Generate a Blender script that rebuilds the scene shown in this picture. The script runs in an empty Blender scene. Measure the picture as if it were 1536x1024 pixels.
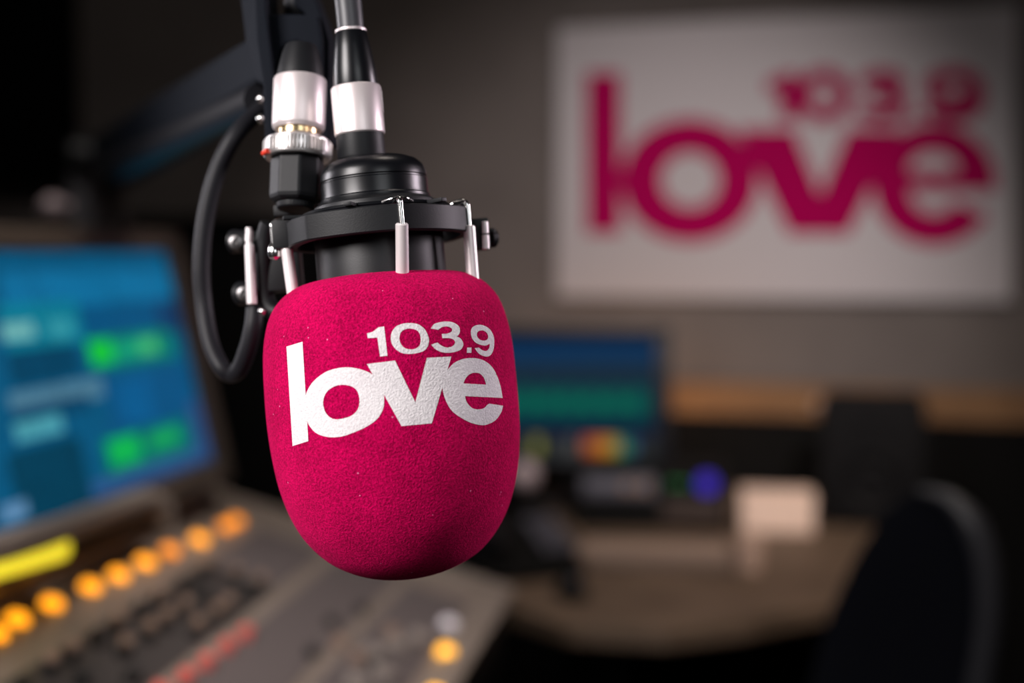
import bpy, bmesh, math, random
from mathutils import Vector, Matrix, noise
from mathutils.bvhtree import BVHTree
from mathutils.geometry import delaunay_2d_cdt
random.seed(7)
PI = math.pi
SC = bpy.context.scene
COL = SC.collection

# ------------------------------------------------------------------ camera
FPX = 50.0 / 36.0 * 1536.0
CAM = Vector((0, 0, 1.25))
PITCH = math.atan(132.0 / FPX)
RT = Vector((1, 0, 0))
FW = Vector((0, math.cos(PITCH), -math.sin(PITCH)))
UP = Vector((0, math.sin(PITCH), math.cos(PITCH)))
def ray(px, py): return FW + RT * ((px - 768) / FPX) + UP * ((512 - py) / FPX)
def P(px, py, D): return CAM + ray(px, py) * D
def hit(px, py, p0, n):
    r = ray(px, py); return CAM + r * ((p0 - CAM).dot(n) / r.dot(n))
cd = bpy.data.cameras.new('camera'); cam = bpy.data.objects.new('camera', cd); COL.objects.link(cam)
cam.location = CAM; cam.rotation_euler = (PI / 2 - PITCH, 0, 0)
cd.lens = 50; cd.sensor_width = 36; cd.clip_start = .02; cd.clip_end = 50
cd.dof.use_dof = True; cd.dof.focus_distance = .566; cd.dof.aperture_fstop = 3.3; cd.dof.aperture_blades = 0
SC.camera = cam

# ------------------------------------------------------------------ materials
def srgb(r, g, b):
    f = lambda c: (c / 255 / 12.92) if c / 255 <= .04045 else ((c / 255 + .055) / 1.055) ** 2.4
    return (f(r), f(g), f(b), 1)
def mat(name, col, rough=.5, metal=0, emit=None, es=0, bump=None, vary=None, sheen=0, sheen_tint=None, coat=0, aniso=0, spec=.5):
    m = bpy.data.materials.new(name); m.use_nodes = True; nt = m.node_tree; b = nt.nodes['Principled BSDF']
    b.inputs['Base Color'].default_value = col; b.inputs['Roughness'].default_value = rough
    b.inputs['Metallic'].default_value = metal; b.inputs['Specular IOR Level'].default_value = spec
    if coat: b.inputs['Coat Weight'].default_value = coat; b.inputs['Coat Roughness'].default_value = .08
    if aniso: b.inputs['Anisotropic'].default_value = aniso
    if sheen:
        b.inputs['Sheen Weight'].default_value = sheen; b.inputs['Sheen Roughness'].default_value = .35
        if sheen_tint: b.inputs['Sheen Tint'].default_value = sheen_tint
    if emit: b.inputs['Emission Color'].default_value = emit; b.inputs['Emission Strength'].default_value = es
    if bump or vary:
        tc = nt.nodes.new('ShaderNodeTexCoord')
    if bump:
        sc_, st, dist = bump
        n = nt.nodes.new('ShaderNodeTexNoise'); n.inputs['Scale'].default_value = sc_; n.inputs['Detail'].default_value = 3
        nt.links.new(tc.outputs['Object'], n.inputs['Vector'])
        bp = nt.nodes.new('ShaderNodeBump'); bp.inputs['Strength'].default_value = st; bp.inputs['Distance'].default_value = dist
        nt.links.new(n.outputs['Fac'], bp.inputs['Height']); nt.links.new(bp.outputs['Normal'], b.inputs['Normal'])
    if vary:
        sc_, col2 = vary
        n = nt.nodes.new('ShaderNodeTexNoise'); n.inputs['Scale'].default_value = sc_; n.inputs['Detail'].default_value = 5
        nt.links.new(tc.outputs['Object'], n.inputs['Vector'])
        r = nt.nodes.new('ShaderNodeValToRGB'); r.color_ramp.elements[0].position = .35; r.color_ramp.elements[1].position = .65
        r.color_ramp.elements[0].color = col; r.color_ramp.elements[1].color = col2
        nt.links.new(n.outputs['Fac'], r.inputs['Fac']); nt.links.new(r.outputs['Color'], b.inputs['Base Color'])
    return m

def foam_mat(name, c_lo, c_hi, fleck, sheen, tint, fl_amt, rel=1.0):
    m = bpy.data.materials.new(name); m.use_nodes = True; nt = m.node_tree; b = nt.nodes['Principled BSDF']
    N = nt.nodes.new; L = nt.links.new
    tc = N('ShaderNodeTexCoord')
    n1 = N('ShaderNodeTexNoise'); n1.inputs['Scale'].default_value = 1100; n1.inputs['Detail'].default_value = 3; n1.inputs['Roughness'].default_value = .6
    n2 = N('ShaderNodeTexNoise'); n2.inputs['Scale'].default_value = 2700; n2.inputs['Detail'].default_value = 1
    n3 = N('ShaderNodeTexNoise'); n3.inputs['Scale'].default_value = 60; n3.inputs['Detail'].default_value = 3
    v = N('ShaderNodeTexVoronoi'); v.inputs['Scale'].default_value = 260; v.feature = 'F1'
    for n in (n1, n2, n3, v): L(tc.outputs['Object'], n.inputs['Vector'])
    r = N('ShaderNodeValToRGB'); r.color_ramp.elements[0].position = .36; r.color_ramp.elements[1].position = .66
    r.color_ramp.elements[0].color = c_lo; r.color_ramp.elements[1].color = c_hi
    ad = N('ShaderNodeMath'); ad.operation = 'MULTIPLY_ADD'; ad.inputs[1].default_value = .75
    mu = N('ShaderNodeMath'); mu.operation = 'MULTIPLY'; mu.inputs[1].default_value = .25
    L(n3.outputs['Fac'], mu.inputs[0]); L(n1.outputs['Fac'], ad.inputs[0]); L(mu.outputs[0], ad.inputs[2])
    L(ad.outputs[0], r.inputs['Fac'])
    # sparse lint flecks
    lt = N('ShaderNodeMath'); lt.operation = 'LESS_THAN'; lt.inputs[1].default_value = .10
    L(v.outputs['Distance'], lt.inputs[0])
    sx = N('ShaderNodeSeparateColor'); L(v.outputs['Color'], sx.inputs[0])
    gt = N('ShaderNodeMath'); gt.operation = 'GREATER_THAN'; gt.inputs[1].default_value = 1 - fl_amt; L(sx.outputs[0], gt.inputs[0])
    an = N('ShaderNodeMath'); an.operation = 'MULTIPLY'; L(lt.outputs[0], an.inputs[0]); L(gt.outputs[0], an.inputs[1])
    mx = N('ShaderNodeMix'); mx.data_type = 'RGBA'; L(an.outputs[0], mx.inputs['Factor']); L(r.outputs['Color'], mx.inputs['A']); mx.inputs['B'].default_value = fleck
    L(mx.outputs['Result'], b.inputs['Base Color'])
    bp = N('ShaderNodeBump'); bp.inputs['Strength'].default_value = 1; bp.inputs['Distance'].default_value = .0008 * rel; L(n1.outputs['Fac'], bp.inputs['Height'])
    bp2 = N('ShaderNodeBump'); bp2.inputs['Strength'].default_value = .7; bp2.inputs['Distance'].default_value = .0004 * rel; L(n2.outputs['Fac'], bp2.inputs['Height']); L(bp.outputs['Normal'], bp2.inputs['Normal'])
    L(bp2.outputs['Normal'], b.inputs['Normal'])
    b.inputs['Roughness'].default_value = .95; b.inputs['Specular IOR Level'].default_value = .06
    b.inputs['Sheen Weight'].default_value = sheen; b.inputs['Sheen Roughness'].default_value = .4; b.inputs['Sheen Tint'].default_value = tint
    return m

def colour_attr_mat(name, strength):
    m = bpy.data.materials.new(name); m.use_nodes = True; nt = m.node_tree; b = nt.nodes['Principled BSDF']
    a = nt.nodes.new('ShaderNodeAttribute'); a.attribute_name = 'picture'
    nt.links.new(a.outputs['Color'], b.inputs['Emission Color']); b.inputs['Emission Strength'].default_value = strength
    b.inputs['Base Color'].default_value = (.002, .002, .003, 1); b.inputs['Roughness'].default_value = .5; b.inputs['Specular IOR Level'].default_value = .05
    return m

M = {}
M['foam'] = foam_mat('pink_flocked_foam', (.30, .0003, .042, 1), (.76, .0012, .112, 1), (.85, .2, .4, 1), .26, (1, .03, .22, 1), .12)
M['print'] = foam_mat('white_flock_print', (.74, .69, .71, 1), (.93, .89, .90, 1), (.98, .96, .97, 1), .1, (1, .95, 1, 1), .05, .55)
M['black_metal'] = mat('satin_black_metal', (.005, .0055, .007, 1), .45, .0, spec=.4, bump=(1800, .15, .0002))
M['gloss_black'] = mat('gloss_black_plastic', (.003, .0035, .005, 1), .3, 0, spec=.4)
M['matte_black'] = mat('matte_black_paint', (.005, .0055, .007, 1), .5, 0, spec=.3, bump=(1500, .2, .0002))
M['arm_black'] = mat('powder_coated_arm', (.007, .009, .014, 1), .72, .0, spec=.1)
M['nickel'] = mat('satin_nickel', (.78, .70, .70, 1), .42, .55, bump=(1400, .08, .0001))
M['chrome'] = mat('polished_steel_wire', (.85, .84, .83, 1), .18, 1)
M['steel_tube'] = mat('brushed_steel_tube', (.92, .86, .86, 1), .4, .4, bump=(1200, .2, .0001))
M['dark_steel'] = mat('dark_steel', (.16, .155, .155, 1), .35, .9)
M['knurl'] = mat('knurled_steel', (.72, .69, .68, 1), .3, .85)
M['post_grey'] = mat('grey_painted_post', (.11, .108, .12, 1), .6, 0)
M['brass'] = mat('brass', (.65, .5, .28, 1), .25, 1)
M['red'] = mat('red_mark', (.8, .05, .02, 1), .4, 0)
M['rubber'] = mat('cable_rubber', (.010, .010, .013, 1), .5, 0, spec=.25)
M['grey_cord'] = mat('grey_cord_jacket', (.045, .046, .052, 1), .4, 0)
M['wall'] = mat('fabric_wall', (.15, .13, .122, 1), .95, 0, bump=(160, .4, .002), vary=(5, (.18, .157, .147, 1)))
M['dark_wall'] = mat('dark_side_wall', (.05, .045, .042, 1), .95, 0)
M['ceiling'] = mat('ceiling_tile', (.12, .11, .10, 1), .95, 0)
M['floor'] = mat('dark_carpet', (.03, .025, .022, 1), .95, 0, vary=(40, (.05, .04, .035, 1)))
M['wood'] = mat('oak_rail', (.20, .10, .04, 1), .6, 0, vary=(12, (.27, .14, .058, 1)))
M['black_panel'] = mat('black_dado_panel', (.004, .004, .004, 1), .8, 0, spec=.15)
M['black_felt'] = mat('black_felt', (.003, .003, .0035, 1), .95, 0, spec=.1)
M['sign_white'] = mat('sign_white', (.62, .58, .60, 1), .6, 0)
M['sign_pink'] = mat('sign_magenta', (.46, .0006, .095, 1), .9, 0, spec=.08)
M['desk_wood'] = mat('walnut_desk_laminate', (.10, .069, .047, 1), .6, 0, vary=(9, (.15, .104, .073, 1)), spec=.3)
M['console'] = mat('taupe_console_metal', (.20, .165, .14, 1), .5, .1, vary=(14, (.235, .195, .17, 1)))
M['console_dark'] = mat('dark_console_strip', (.05, .043, .043, 1), .55, .1)
M['console_mid'] = mat('grey_violet_console_strip', (.105, .088, .09, 1), .6, .1)
M['bezel'] = mat('taupe_bezel', (.075, .058, .045, 1), .5, 0)
M['dark_bezel'] = mat('dark_bezel', (.008, .009, .014, 1), .4, 0)
M['amber'] = mat('amber_lit_button', (.4, .15, .02, 1), .6, 0, emit=(1.0, .34, .008, 1), es=2.1)
M['amber_dim'] = mat('amber_dim_button', (.4, .15, .02, 1), .4, 0, emit=(1.0, .28, .008, 1), es=1.5)
M['yellow'] = mat('yellow_lit_button', (.5, .3, .03, 1), .4, 0, emit=(1.0, .43, .03, 1), es=2.4)
M['silver_btn'] = mat('silver_button', (.85, .82, .90, 1), .6, 0)
M['red_knob'] = mat('red_knob', (.72, .13, .11, 1), .5, 0)
M['brown_knob'] = mat('brown_knob', (.30, .20, .15, 1), .5, 0)
M['black_knob'] = mat('black_knob', (.015, .014, .014, 1), .5, 0)
M['fader'] = mat('fader_cap', (.28, .24, .22, 1), .5, 0)
M['screen'] = colour_attr_mat('lit_screen', 1.0)
M['cream'] = mat('cream_card', (.85, .64, .53, 1), .8, 0)
M['beige'] = mat('beige_card', (.5, .35, .28, 1), .8, 0)
M['grey_panel'] = mat('grey_panel', (.12, .12, .15, 1), .5, .2)
M['dark_red_panel'] = mat('red_brown_panel', (.04, .025, .02, 1), .5, 0)
M['blue_lamp'] = mat('blue_lamp', (.01, .01, .1, 1), .4, 0, emit=(.05, .022, .50, 1), es=.75)
M['green_led'] = mat('green_led', (.0, .1, .02, 1), .4, 0, emit=(.02, .15, .04, 1), es=.8)
M['chair_mesh'] = mat('chair_back_cloth', (.003, .0035, .006, 1), .95, 0, spec=.1)
M['chair_frame'] = mat('chair_frame_plastic', (.03, .03, .035, 1), .42, 0)
M['key'] = mat('keyboard_keys', (.33, .24, .19, 1), .6, 0)
M['keyboard'] = mat('keyboard_case', (.14, .10, .08, 1), .6, 0)
M['speaker'] = mat('speaker_cabinet', (.0035, .0035, .0045, 1), .8, 0, spec=.2)
M['cone'] = mat('speaker_cone', (.003, .003, .004, 1), .7, 0, spec=.2)
M['light_spot'] = mat('pale_pink_light_spot', (.42, .34, .36, 1), .4, .2)  # pale colour stands in for a reflection and a glow spot

# ------------------------------------------------------------------ mesh building
class MB:
    def __init__(s): s.bm = bmesh.new()
    def _add(s, verts, faces):
        vs = [s.bm.verts.new(v) for v in verts]
        for f in faces:
            try: s.bm.faces.new([vs[i] for i in f])
            except ValueError: pass
        return s
    def box(s, c, size, rot=None, bevel=0):
        hx, hy, hz = size[0] / 2, size[1] / 2, size[2] / 2
        t = bmesh.new(); bmesh.ops.create_cube(t, size=1)
        bmesh.ops.scale(t, vec=size, verts=t.verts)
        if bevel: bmesh.ops.bevel(t, geom=list(t.edges), offset=bevel, segments=2, affect='EDGES', profile=.6)
        mt = Matrix.Translation(Vector(c)) @ (rot.to_4x4() if rot else Matrix())
        bmesh.ops.transform(t, matrix=mt, verts=t.verts)
        s.merge(t); return s
    def merge(s, t):
        t.verts.index_update()
        s._add([v.co.copy() for v in t.verts], [[v.index for v in f.verts] for f in t.faces]); t.free()
    def lathe(s, prof, mt=None, seg=64, fn=None):
        """prof: list of (r, z); closed with caps where r = 0"""
        mt = mt or Matrix(); vs = []; idx = []
        for r, z in prof:
            if r < 1e-9: idx.append([len(vs)]); vs.append(mt @ Vector((0, 0, z)))
            else:
                idx.append(list(range(len(vs), len(vs) + seg)))
                for k in range(seg):
                    a = 2 * PI * k / seg; rr = fn(r, z, a) if fn else r
                    vs.append(mt @ Vector((rr * math.cos(a), rr * math.sin(a), z)))
        fs = []
        for a, b in zip(idx, idx[1:]):
            for k in range(seg):
                k2 = (k + 1) % seg
                if len(a) == 1 and len(b) == 1: continue
                if len(a) == 1: fs.append([a[0], b[k], b[k2]])
                elif len(b) == 1: fs.append([a[k], b[0], a[k2]])
                else: fs.append([a[k], b[k], b[k2], a[k2]])
        return s._add(vs, fs)
    def cyl(s, p0, p1, r0, r1=None, seg=32, bev=0):
        p0, p1 = Vector(p0), Vector(p1); r1 = r0 if r1 is None else r1
        d = p1 - p0; L = d.length
        mt = Matrix.Translation(p0) @ d.to_track_quat('Z', 'Y').to_matrix().to_4x4()
        b = bev
        prof = [(0, 0), (r0 - b, 0), (r0, b), (r1, L - b), (r1 - b, L), (0, L)] if b else [(0, 0), (r0, 0), (r1, L), (0, L)]
        return s.lathe(prof, mt, seg)
    def tube(s, pts, r, seg=16, closed=False):
        pts = [Vector(p) for p in pts]; n = len(pts); rings = []; vs = []
        prev = None
        for i, p in enumerate(pts):
            if closed: t = (pts[(i + 1) % n] - pts[i - 1]).normalized()
            else: t = (pts[min(i + 1, n - 1)] - pts[max(i - 1, 0)]).normalized()
            if prev is None: x = t.orthogonal().normalized()
            else: x = (prev - t * prev.dot(t)).normalized()
            prev = x; y = t.cross(x); rr = r(i / (n - 1)) if callable(r) else r
            rings.append(list(range(len(vs), len(vs) + seg)))
            for k in range(seg):
                a = 2 * PI * k / seg; vs.append(p + x * rr * math.cos(a) + y * rr * math.sin(a))
        fs = []
        for i in range(n if closed else n - 1):
            a, b = rings[i], rings[(i + 1) % n]
            for k in range(seg): fs.append([a[k], a[(k + 1) % seg], b[(k + 1) % seg], b[k]])
        if not closed: fs.append(list(reversed(rings[0]))); fs.append(rings[-1])
        return s._add(vs, fs)
    def prism(s, poly, depth):
        """poly: 3D points of a planar face; depth: vector"""
        n = len(poly); d = Vector(depth); vs = [Vector(p) for p in poly] + [Vector(p) + d for p in poly]
        fs = [list(range(n)), list(range(2 * n - 1, n - 1, -1))] + [[i, i + n, (i + 1) % n + n, (i + 1) % n] for i in range(n)]
        return s._add(vs, fs)
    def sphere(s, c, r, sc=(1, 1, 1)):
        t = bmesh.new(); bmesh.ops.create_uvsphere(t, u_segments=24, v_segments=14, radius=r)
        bmesh.ops.scale(t, vec=sc, verts=t.verts); bmesh.ops.translate(t, vec=Vector(c), verts=t.verts)
        s.merge(t); return s
    def build(s, name, m, parent=None, smooth=True, bevel=0, seg=2, sharp=35):
        bm = s.bm; bmesh.ops.remove_doubles(bm, verts=bm.verts, dist=1e-7)
        bmesh.ops.recalc_face_normals(bm, faces=bm.faces)
        me = bpy.data.meshes.new(name); bm.to_mesh(me); bm.free()
        o = bpy.data.objects.new(name, me); COL.objects.link(o)
        me.materials.append(m if not isinstance(m, str) else M[m])
        if smooth:
            for p in me.polygons: p.use_smooth = True
            me.set_sharp_from_angle(angle=math.radians(sharp))
        if bevel:
            bv = o.modifiers.new('bevel', 'BEVEL'); bv.width = bevel; bv.segments = seg; bv.limit_method = 'ANGLE'; bv.angle_limit = math.radians(40)
        if parent: o.parent = parent
        return o

def tag(o, label=None, cat=None, group=None, kind=None):
    if label: o['label'] = label
    if cat: o['category'] = cat
    if group: o['group'] = group
    if kind: o['kind'] = kind
    return o
def thing(name, label, cat, mt, group=None):
    o = bpy.data.objects.new(name, None); COL.objects.link(o); o.matrix_world = mt; o.empty_display_size = .02
    return tag(o, label, cat, group)
def frame(o, x, y, z):
    m = Matrix((x, y, z)).transposed().to_4x4(); m.translation = o; return m
def smooth_loop(pts, sub=5):
    """Closed outline; a point with a third value is a sharp corner. Catmull-Rom between corners."""
    n = len(pts); out = []
    for i in range(n):
        p1, p2 = pts[i], pts[(i + 1) % n]
        c1, c2 = len(p1) > 2, len(p2) > 2
        a, b = Vector(p1[:2]), Vector(p2[:2])
        p0 = a + (a - b) if c1 else Vector(pts[i - 1][:2]); p3 = b + (b - a) if c2 else Vector(pts[(i + 2) % n][:2])
        if c1 and c2: out.append(a); continue
        for k in range(sub):
            t = k / sub
            out.append(.5 * ((2 * a) + (b - p0) * t + (2 * p0 - 5 * a + 4 * b - p3) * t * t + (3 * a - p0 - 3 * b + p3) * t ** 3))
    return out
def inside(p, poly):
    c = False; x, y = p; n = len(poly); j = n - 1
    for i in range(n):
        a, b = poly[i], poly[j]
        if (a[1] > y) != (b[1] > y) and x < (b[0] - a[0]) * (y - a[1]) / (b[1] - a[1]) + a[0]: c = not c
        j = i
    return c
def fill2d(shapes, step):
    """shapes: list of (outer, [holes]); returns verts2d, tris of the union, with a grid of interior points"""
    vs, es = [], []
    for outer, holes in shapes:
        for lp in [outer] + holes:
            o = len(vs); pts = []
            n = len(lp)
            for i in range(n):
                a, b = Vector(lp[i]), Vector(lp[(i + 1) % n]); k = max(1, int((b - a).length / step))
                for q in range(k): pts.append(a.lerp(b, q / k))
            vs += pts; m_ = len(pts); es += [(o + i, o + (i + 1) % m_) for i in range(m_)]
    ins = lambda p: any(inside(p, o) and not any(inside(p, h) for h in hs) for o, hs in shapes)
    xs = [v[0] for v in vs]; ys = [v[1] for v in vs]
    y = min(ys); row = 0
    while y < max(ys):
        x = min(xs) + (step / 2 if row % 2 else 0)
        while x < max(xs):
            if ins((x, y)): vs.append(Vector((x, y)))
            x += step
        y += step * .87; row += 1
    r = delaunay_2d_cdt(vs, es, [], 0, 1e-4)
    V, F = r[0], r[2]; tris = []
    for f in F:
        c = sum((V[i] for i in f), Vector((0, 0))) / len(f)
        if ins(c): tris.append(list(f))
    return V, tris
def rect(x0, y0, x1, y1): return [(x0, y0), (x1, y0), (x1, y1), (x0, y1)]
def ell(cx, cy, rx, ry, n=48, p=2.0):
    out = []
    for k in range(n):
        a = 2 * PI * k / n; c, s_ = math.cos(a), math.sin(a)
        out.append((cx + rx * math.copysign(abs(c) ** (2 / p), c), cy + ry * math.copysign(abs(s_) ** (2 / p), s_)))
    return out

# ================================================================== MICROPHONE
AX = .09                                          # lean of the microphone in the picture
S = .60 / FPX                                     # metres per pixel at the microphone
zax = (UP - RT * AX + FW * .03).normalized()     # microphone axis, leaning left and slightly back
xax = (RT - zax * RT.dot(zax)).normalized()
yax = zax.cross(xax)
MC = P(593, 640, .60)
MM = frame(MC, xax, yax, zax); MI = MM.inverted()
def loc(px, py, dy=0.0):
    """point of the microphone frame seen at a pixel, dy metres behind the axis plane"""
    p = hit(px, py, MC + yax * dy, yax); return MI @ p

mic = thing('microphone', 'black broadcast microphone with pink flocked foam windscreen printed in white', 'microphone', MM)
prof_px = [(0, 226), (40, 226.5), (80, 226), (105, 224.5), (122, 221.5), (138, 215), (152, 205), (164, 192), (173, 176), (179.5, 156), (184.5, 130), (187, 100), (188.3, 60), (188.6, 20),
           (187, -15), (183.8, -45), (179.5, -72), (173, -98), (164, -124), (152, -148), (136, -170), (116, -190), (93, -205), (66, -216.5), (35, -223.5), (0, -226)]
def dense(prof, k):
    out = []; n = len(prof)
    for i in range(n - 1):
        p0, p1, p2, p3 = prof[max(i - 1, 0)], prof[i], prof[i + 1], prof[min(i + 2, n - 1)]
        for q in range(k):
            t = q / k
            out.append(tuple(.5 * ((2 * p1[d]) + (p2[d] - p0[d]) * t + (2 * p0[d] - 5 * p1[d] + 4 * p2[d] - p3[d]) * t * t + (3 * p1[d] - p0[d] - 3 * p2[d] + p3[d]) * t ** 3) for d in (0, 1)))
    out.append(prof[-1]); return [(max(a, 0), b) for a, b in out]
fp = [(r * S, z * S) for r, z in dense(prof_px, 8)]; fp[0] = (0, fp[0][1]); fp[-1] = (0, fp[-1][1])
fb = MB(); fb.lathe(fp, seg=320)
for v in fb.bm.verts:                              # hand-made unevenness of the foam
    if v.co.length > 0:
        d = noise.noise(v.co * 28) * .0006; v.co += v.co.normalized() * d
fb.bm.normal_update(); bmesh.ops.recalc_face_normals(fb.bm, faces=fb.bm.faces)
bvh = BVHTree.FromBMesh(fb.bm)
foam = fb.build('windscreen', 'foam', mic, sharp=180); foam['label'] = 'pink flocked foam windscreen'

def c1(*pts): return [(425 + p[0] / 5.689, 500 + p[1] / 5.689) + tuple(p[2:]) for p in pts]
def c2(*pts): return [(540 + p[0] / 5.39, 470 + p[1] / 5.39) + tuple(p[2:]) for p in pts]
K = 1
L_l = [Vector(p[:2]) for p in c1((28, 112), (165, 70), (215, 918), (80, 960))]
L_o = smooth_loop(c1((185, 620), (194, 520), (238, 432), (300, 370), (380, 320), (480, 293), (580, 290), (680, 312), (760, 350), (820, 420), (855, 510), (860, 600), (840, 670), (790, 740), (700, 800), (600, 845), (500, 878), (400, 885), (300, 860), (240, 810), (203, 740)))
L_oi = smooth_loop(c1((341, 600), (350, 540), (380, 490), (440, 450), (510, 438), (590, 455), (635, 500), (650, 570), (638, 640), (590, 695), (520, 722), (450, 732), (400, 715), (360, 670)))
L_v = [Vector(p[:2]) for p in c2((55, 408), (283, 380), (447, 718), (540, 358), (738, 348), (580, 888), (335, 910))]
L_e = smooth_loop(c2((672, 500), (712, 450), (760, 400), (830, 368), (910, 360), (990, 375), (1060, 425), (1105, 500), (1135, 590), (1152, 683, K), (848, 668, K), (860, 712), (900, 760), (950, 775), (1000, 765), (1028, 738), (1045, 728, K), (1155, 745, K), (1140, 800), (1095, 862), (1040, 893), (985, 903), (900, 885), (820, 845), (745, 790), (700, 720), (672, 640), (664, 560)))
L_ei = smooth_loop(c2((835, 565, K), (850, 530), (880, 495), (920, 480), (965, 485), (1000, 520), (1018, 575, K)))
L_1 = [Vector(p[:2]) for p in c2((57, 160), (100, 150), (150, 112), (195, 105), (222, 342), (162, 348), (140, 195), (62, 200))]
L_0 = smooth_loop(c2((248, 200), (258, 150), (292, 105), (350, 82), (410, 78), (470, 88), (520, 125), (548, 175), (557, 220), (545, 270), (510, 305), (450, 322), (400, 327), (340, 320), (290, 290), (260, 250)))
L_0i = smooth_loop(c2((318, 200), (330, 155), (360, 130), (405, 122), (455, 135), (482, 165), (490, 215), (480, 260), (445, 285), (405, 290), (360, 278), (330, 245)))
L_3 = smooth_loop(c2((572, 122, K), (600, 85), (650, 70), (695, 65), (750, 72), (795, 100), (808, 140), (797, 172), (780, 185, K), (815, 205), (835, 250), (815, 290), (770, 310), (710, 318), (650, 310), (605, 285), (575, 252, K), (625, 235, K), (655, 258), (700, 275), (745, 265), (768, 235), (750, 208), (715, 200), (665, 200, K), (660, 165, K), (705, 162), (740, 145), (738, 120), (700, 105), (660, 112), (632, 132, K)))
L_d = [Vector(p[:2]) for p in c2((865, 275), (900, 275), (900, 318), (862, 318))]
L_9 = smooth_loop(c2((895, 160), (905, 115), (950, 92), (1000, 98), (1050, 130), (1078, 180), (1084, 240), (1075, 300), (1050, 340), (1010, 348), (960, 325), (925, 280, K), (960, 275, K), (985, 295), (1020, 302), (1042, 280), (1048, 245, K), (1010, 260), (950, 245), (910, 210)))
L_9i = smooth_loop(c2((943, 170), (955, 145), (990, 138), (1022, 155), (1035, 190), (1020, 215), (985, 218), (955, 200)))
def print_on_foam(name, label, shapes):
    V, T = fill2d(shapes, 1.6); b = MB(); O = MI @ CAM; vs = []
    for v in V:
        d = (MI.to_3x3() @ ray(v[0], v[1])).normalized()
        h = bvh.ray_cast(O, d)
        vs.append(h[0] + h[1] * .0001)
    me = bpy.data.meshes.new(name); me.from_pydata(vs, [], T); me.update()
    o = bpy.data.objects.new(name, me); COL.objects.link(o); me.materials.append(M['print']); o.parent = foam
    for p in me.polygons: p.use_smooth = True
    o['label'] = label
print_on_foam('printed_word', 'white printed word love', [(L_l, []), (L_o, [L_oi]), (L_v, []), (L_e, [L_ei])])
print_on_foam('printed_number', 'white printed number 103.9', [(L_1, []), (L_0, [L_0i]), (L_3, []), (L_d, []), (L_9, [L_9i])])

def L_(pts): return [(r * S, z * S) for r, z in pts]
OFF = Matrix.Translation((0, 0, 0))
b = MB(); b.lathe(L_([(0, 60), (93, 60), (96, 66), (97, 200), (97, 322), (93, 334), (84, 340), (0, 340)]), seg=96)
b.build('microphone_body', 'black_metal', mic)
b = MB(); b.lathe(L_([(0, 334), (82, 334), (83, 338), (83, 344), (81, 346), (80.5, 350), (80.5, 368), (79, 369.5), (79, 371.5), (80.3, 373), (79.5, 382), (75.5, 391), (67, 399), (55, 404), (40, 406.5), (0, 407)]), seg=96)
b.build('end_cap', 'gloss_black', mic)

# plug and cord of the microphone
XP = -15
plug = thing('microphone_cable', 'grey cord with nickel and black plug standing in the microphone end cap', 'cable', MM @ Matrix.Translation((XP * S, 0, 409 * S)))
def zt(z): return z - 416
b = MB(); b.lathe(L_([(0, zt(414)), (36, zt(414)), (36.5, zt(417)), (36, zt(450)), (0, zt(450))]), seg=64); b.build('plug_neck', 'matte_black', plug)
b = MB(); b.lathe(L_([(0, zt(449)), (36.5, zt(449)), (38, zt(451)), (38, zt(520)), (36, zt(523)), (0, zt(523))]), seg=64)
sl = b.build('plug_sleeve', 'nickel', plug); sl['label'] = 'nickel sleeve of the plug'
b = MB(); b.box((37.5 * S, -4 * S, zt(497) * S), (3 * S, 9 * S, 34 * S), bevel=.0003); b.build('latch', 'nickel', sl)
b = MB(); b.lathe(L_([(0, zt(522)), (33.5, zt(522)), (34, zt(525)), (32.5, zt(550)), (28, zt(580)), (23.5, zt(605)), (22.5, zt(607)), (0, zt(607))]), seg=64); b.build('plug_boot', 'gloss_black', plug)
b = MB(); b.lathe(L_([(18, zt(606)), (23.5, zt(606)), (24, zt(608)), (23.5, zt(610)), (18, zt(610))]), seg=64); b.build('boot_ring', 'nickel', plug)
pts = [Vector((0, 0, zt(600) * S)), Vector((0, 0, zt(640) * S)), Vector((-2 * S, 0, zt(690) * S)), Vector((-8 * S, 6 * S, zt(740) * S))] + [plug.matrix_world.inverted() @ p for p in (P(495, -150, .635), P(468, -170, .655), P(450, -110, .668), P(446, -30, .672), P(444, 30, .675))]
def spline(pts, k=10):
    out = []; n = len(pts)
    for i in range(n - 1):
        p0, p1, p2, p3 = pts[max(i - 1, 0)], pts[i], pts[i + 1], pts[min(i + 2, n - 1)]
        for q in range(k):
            t = q / k; out.append(.5 * ((2 * p1) + (p2 - p0) * t + (2 * p0 - 5 * p1 + 4 * p2 - p3) * t * t + (3 * p1 - p0 - 3 * p2 + p3) * t ** 3))
    out.append(pts[-1]); return out
b = MB(); b.tube(spline(pts), 20.5 * S, 24); b.build('cord', 'grey_cord', plug)

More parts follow.
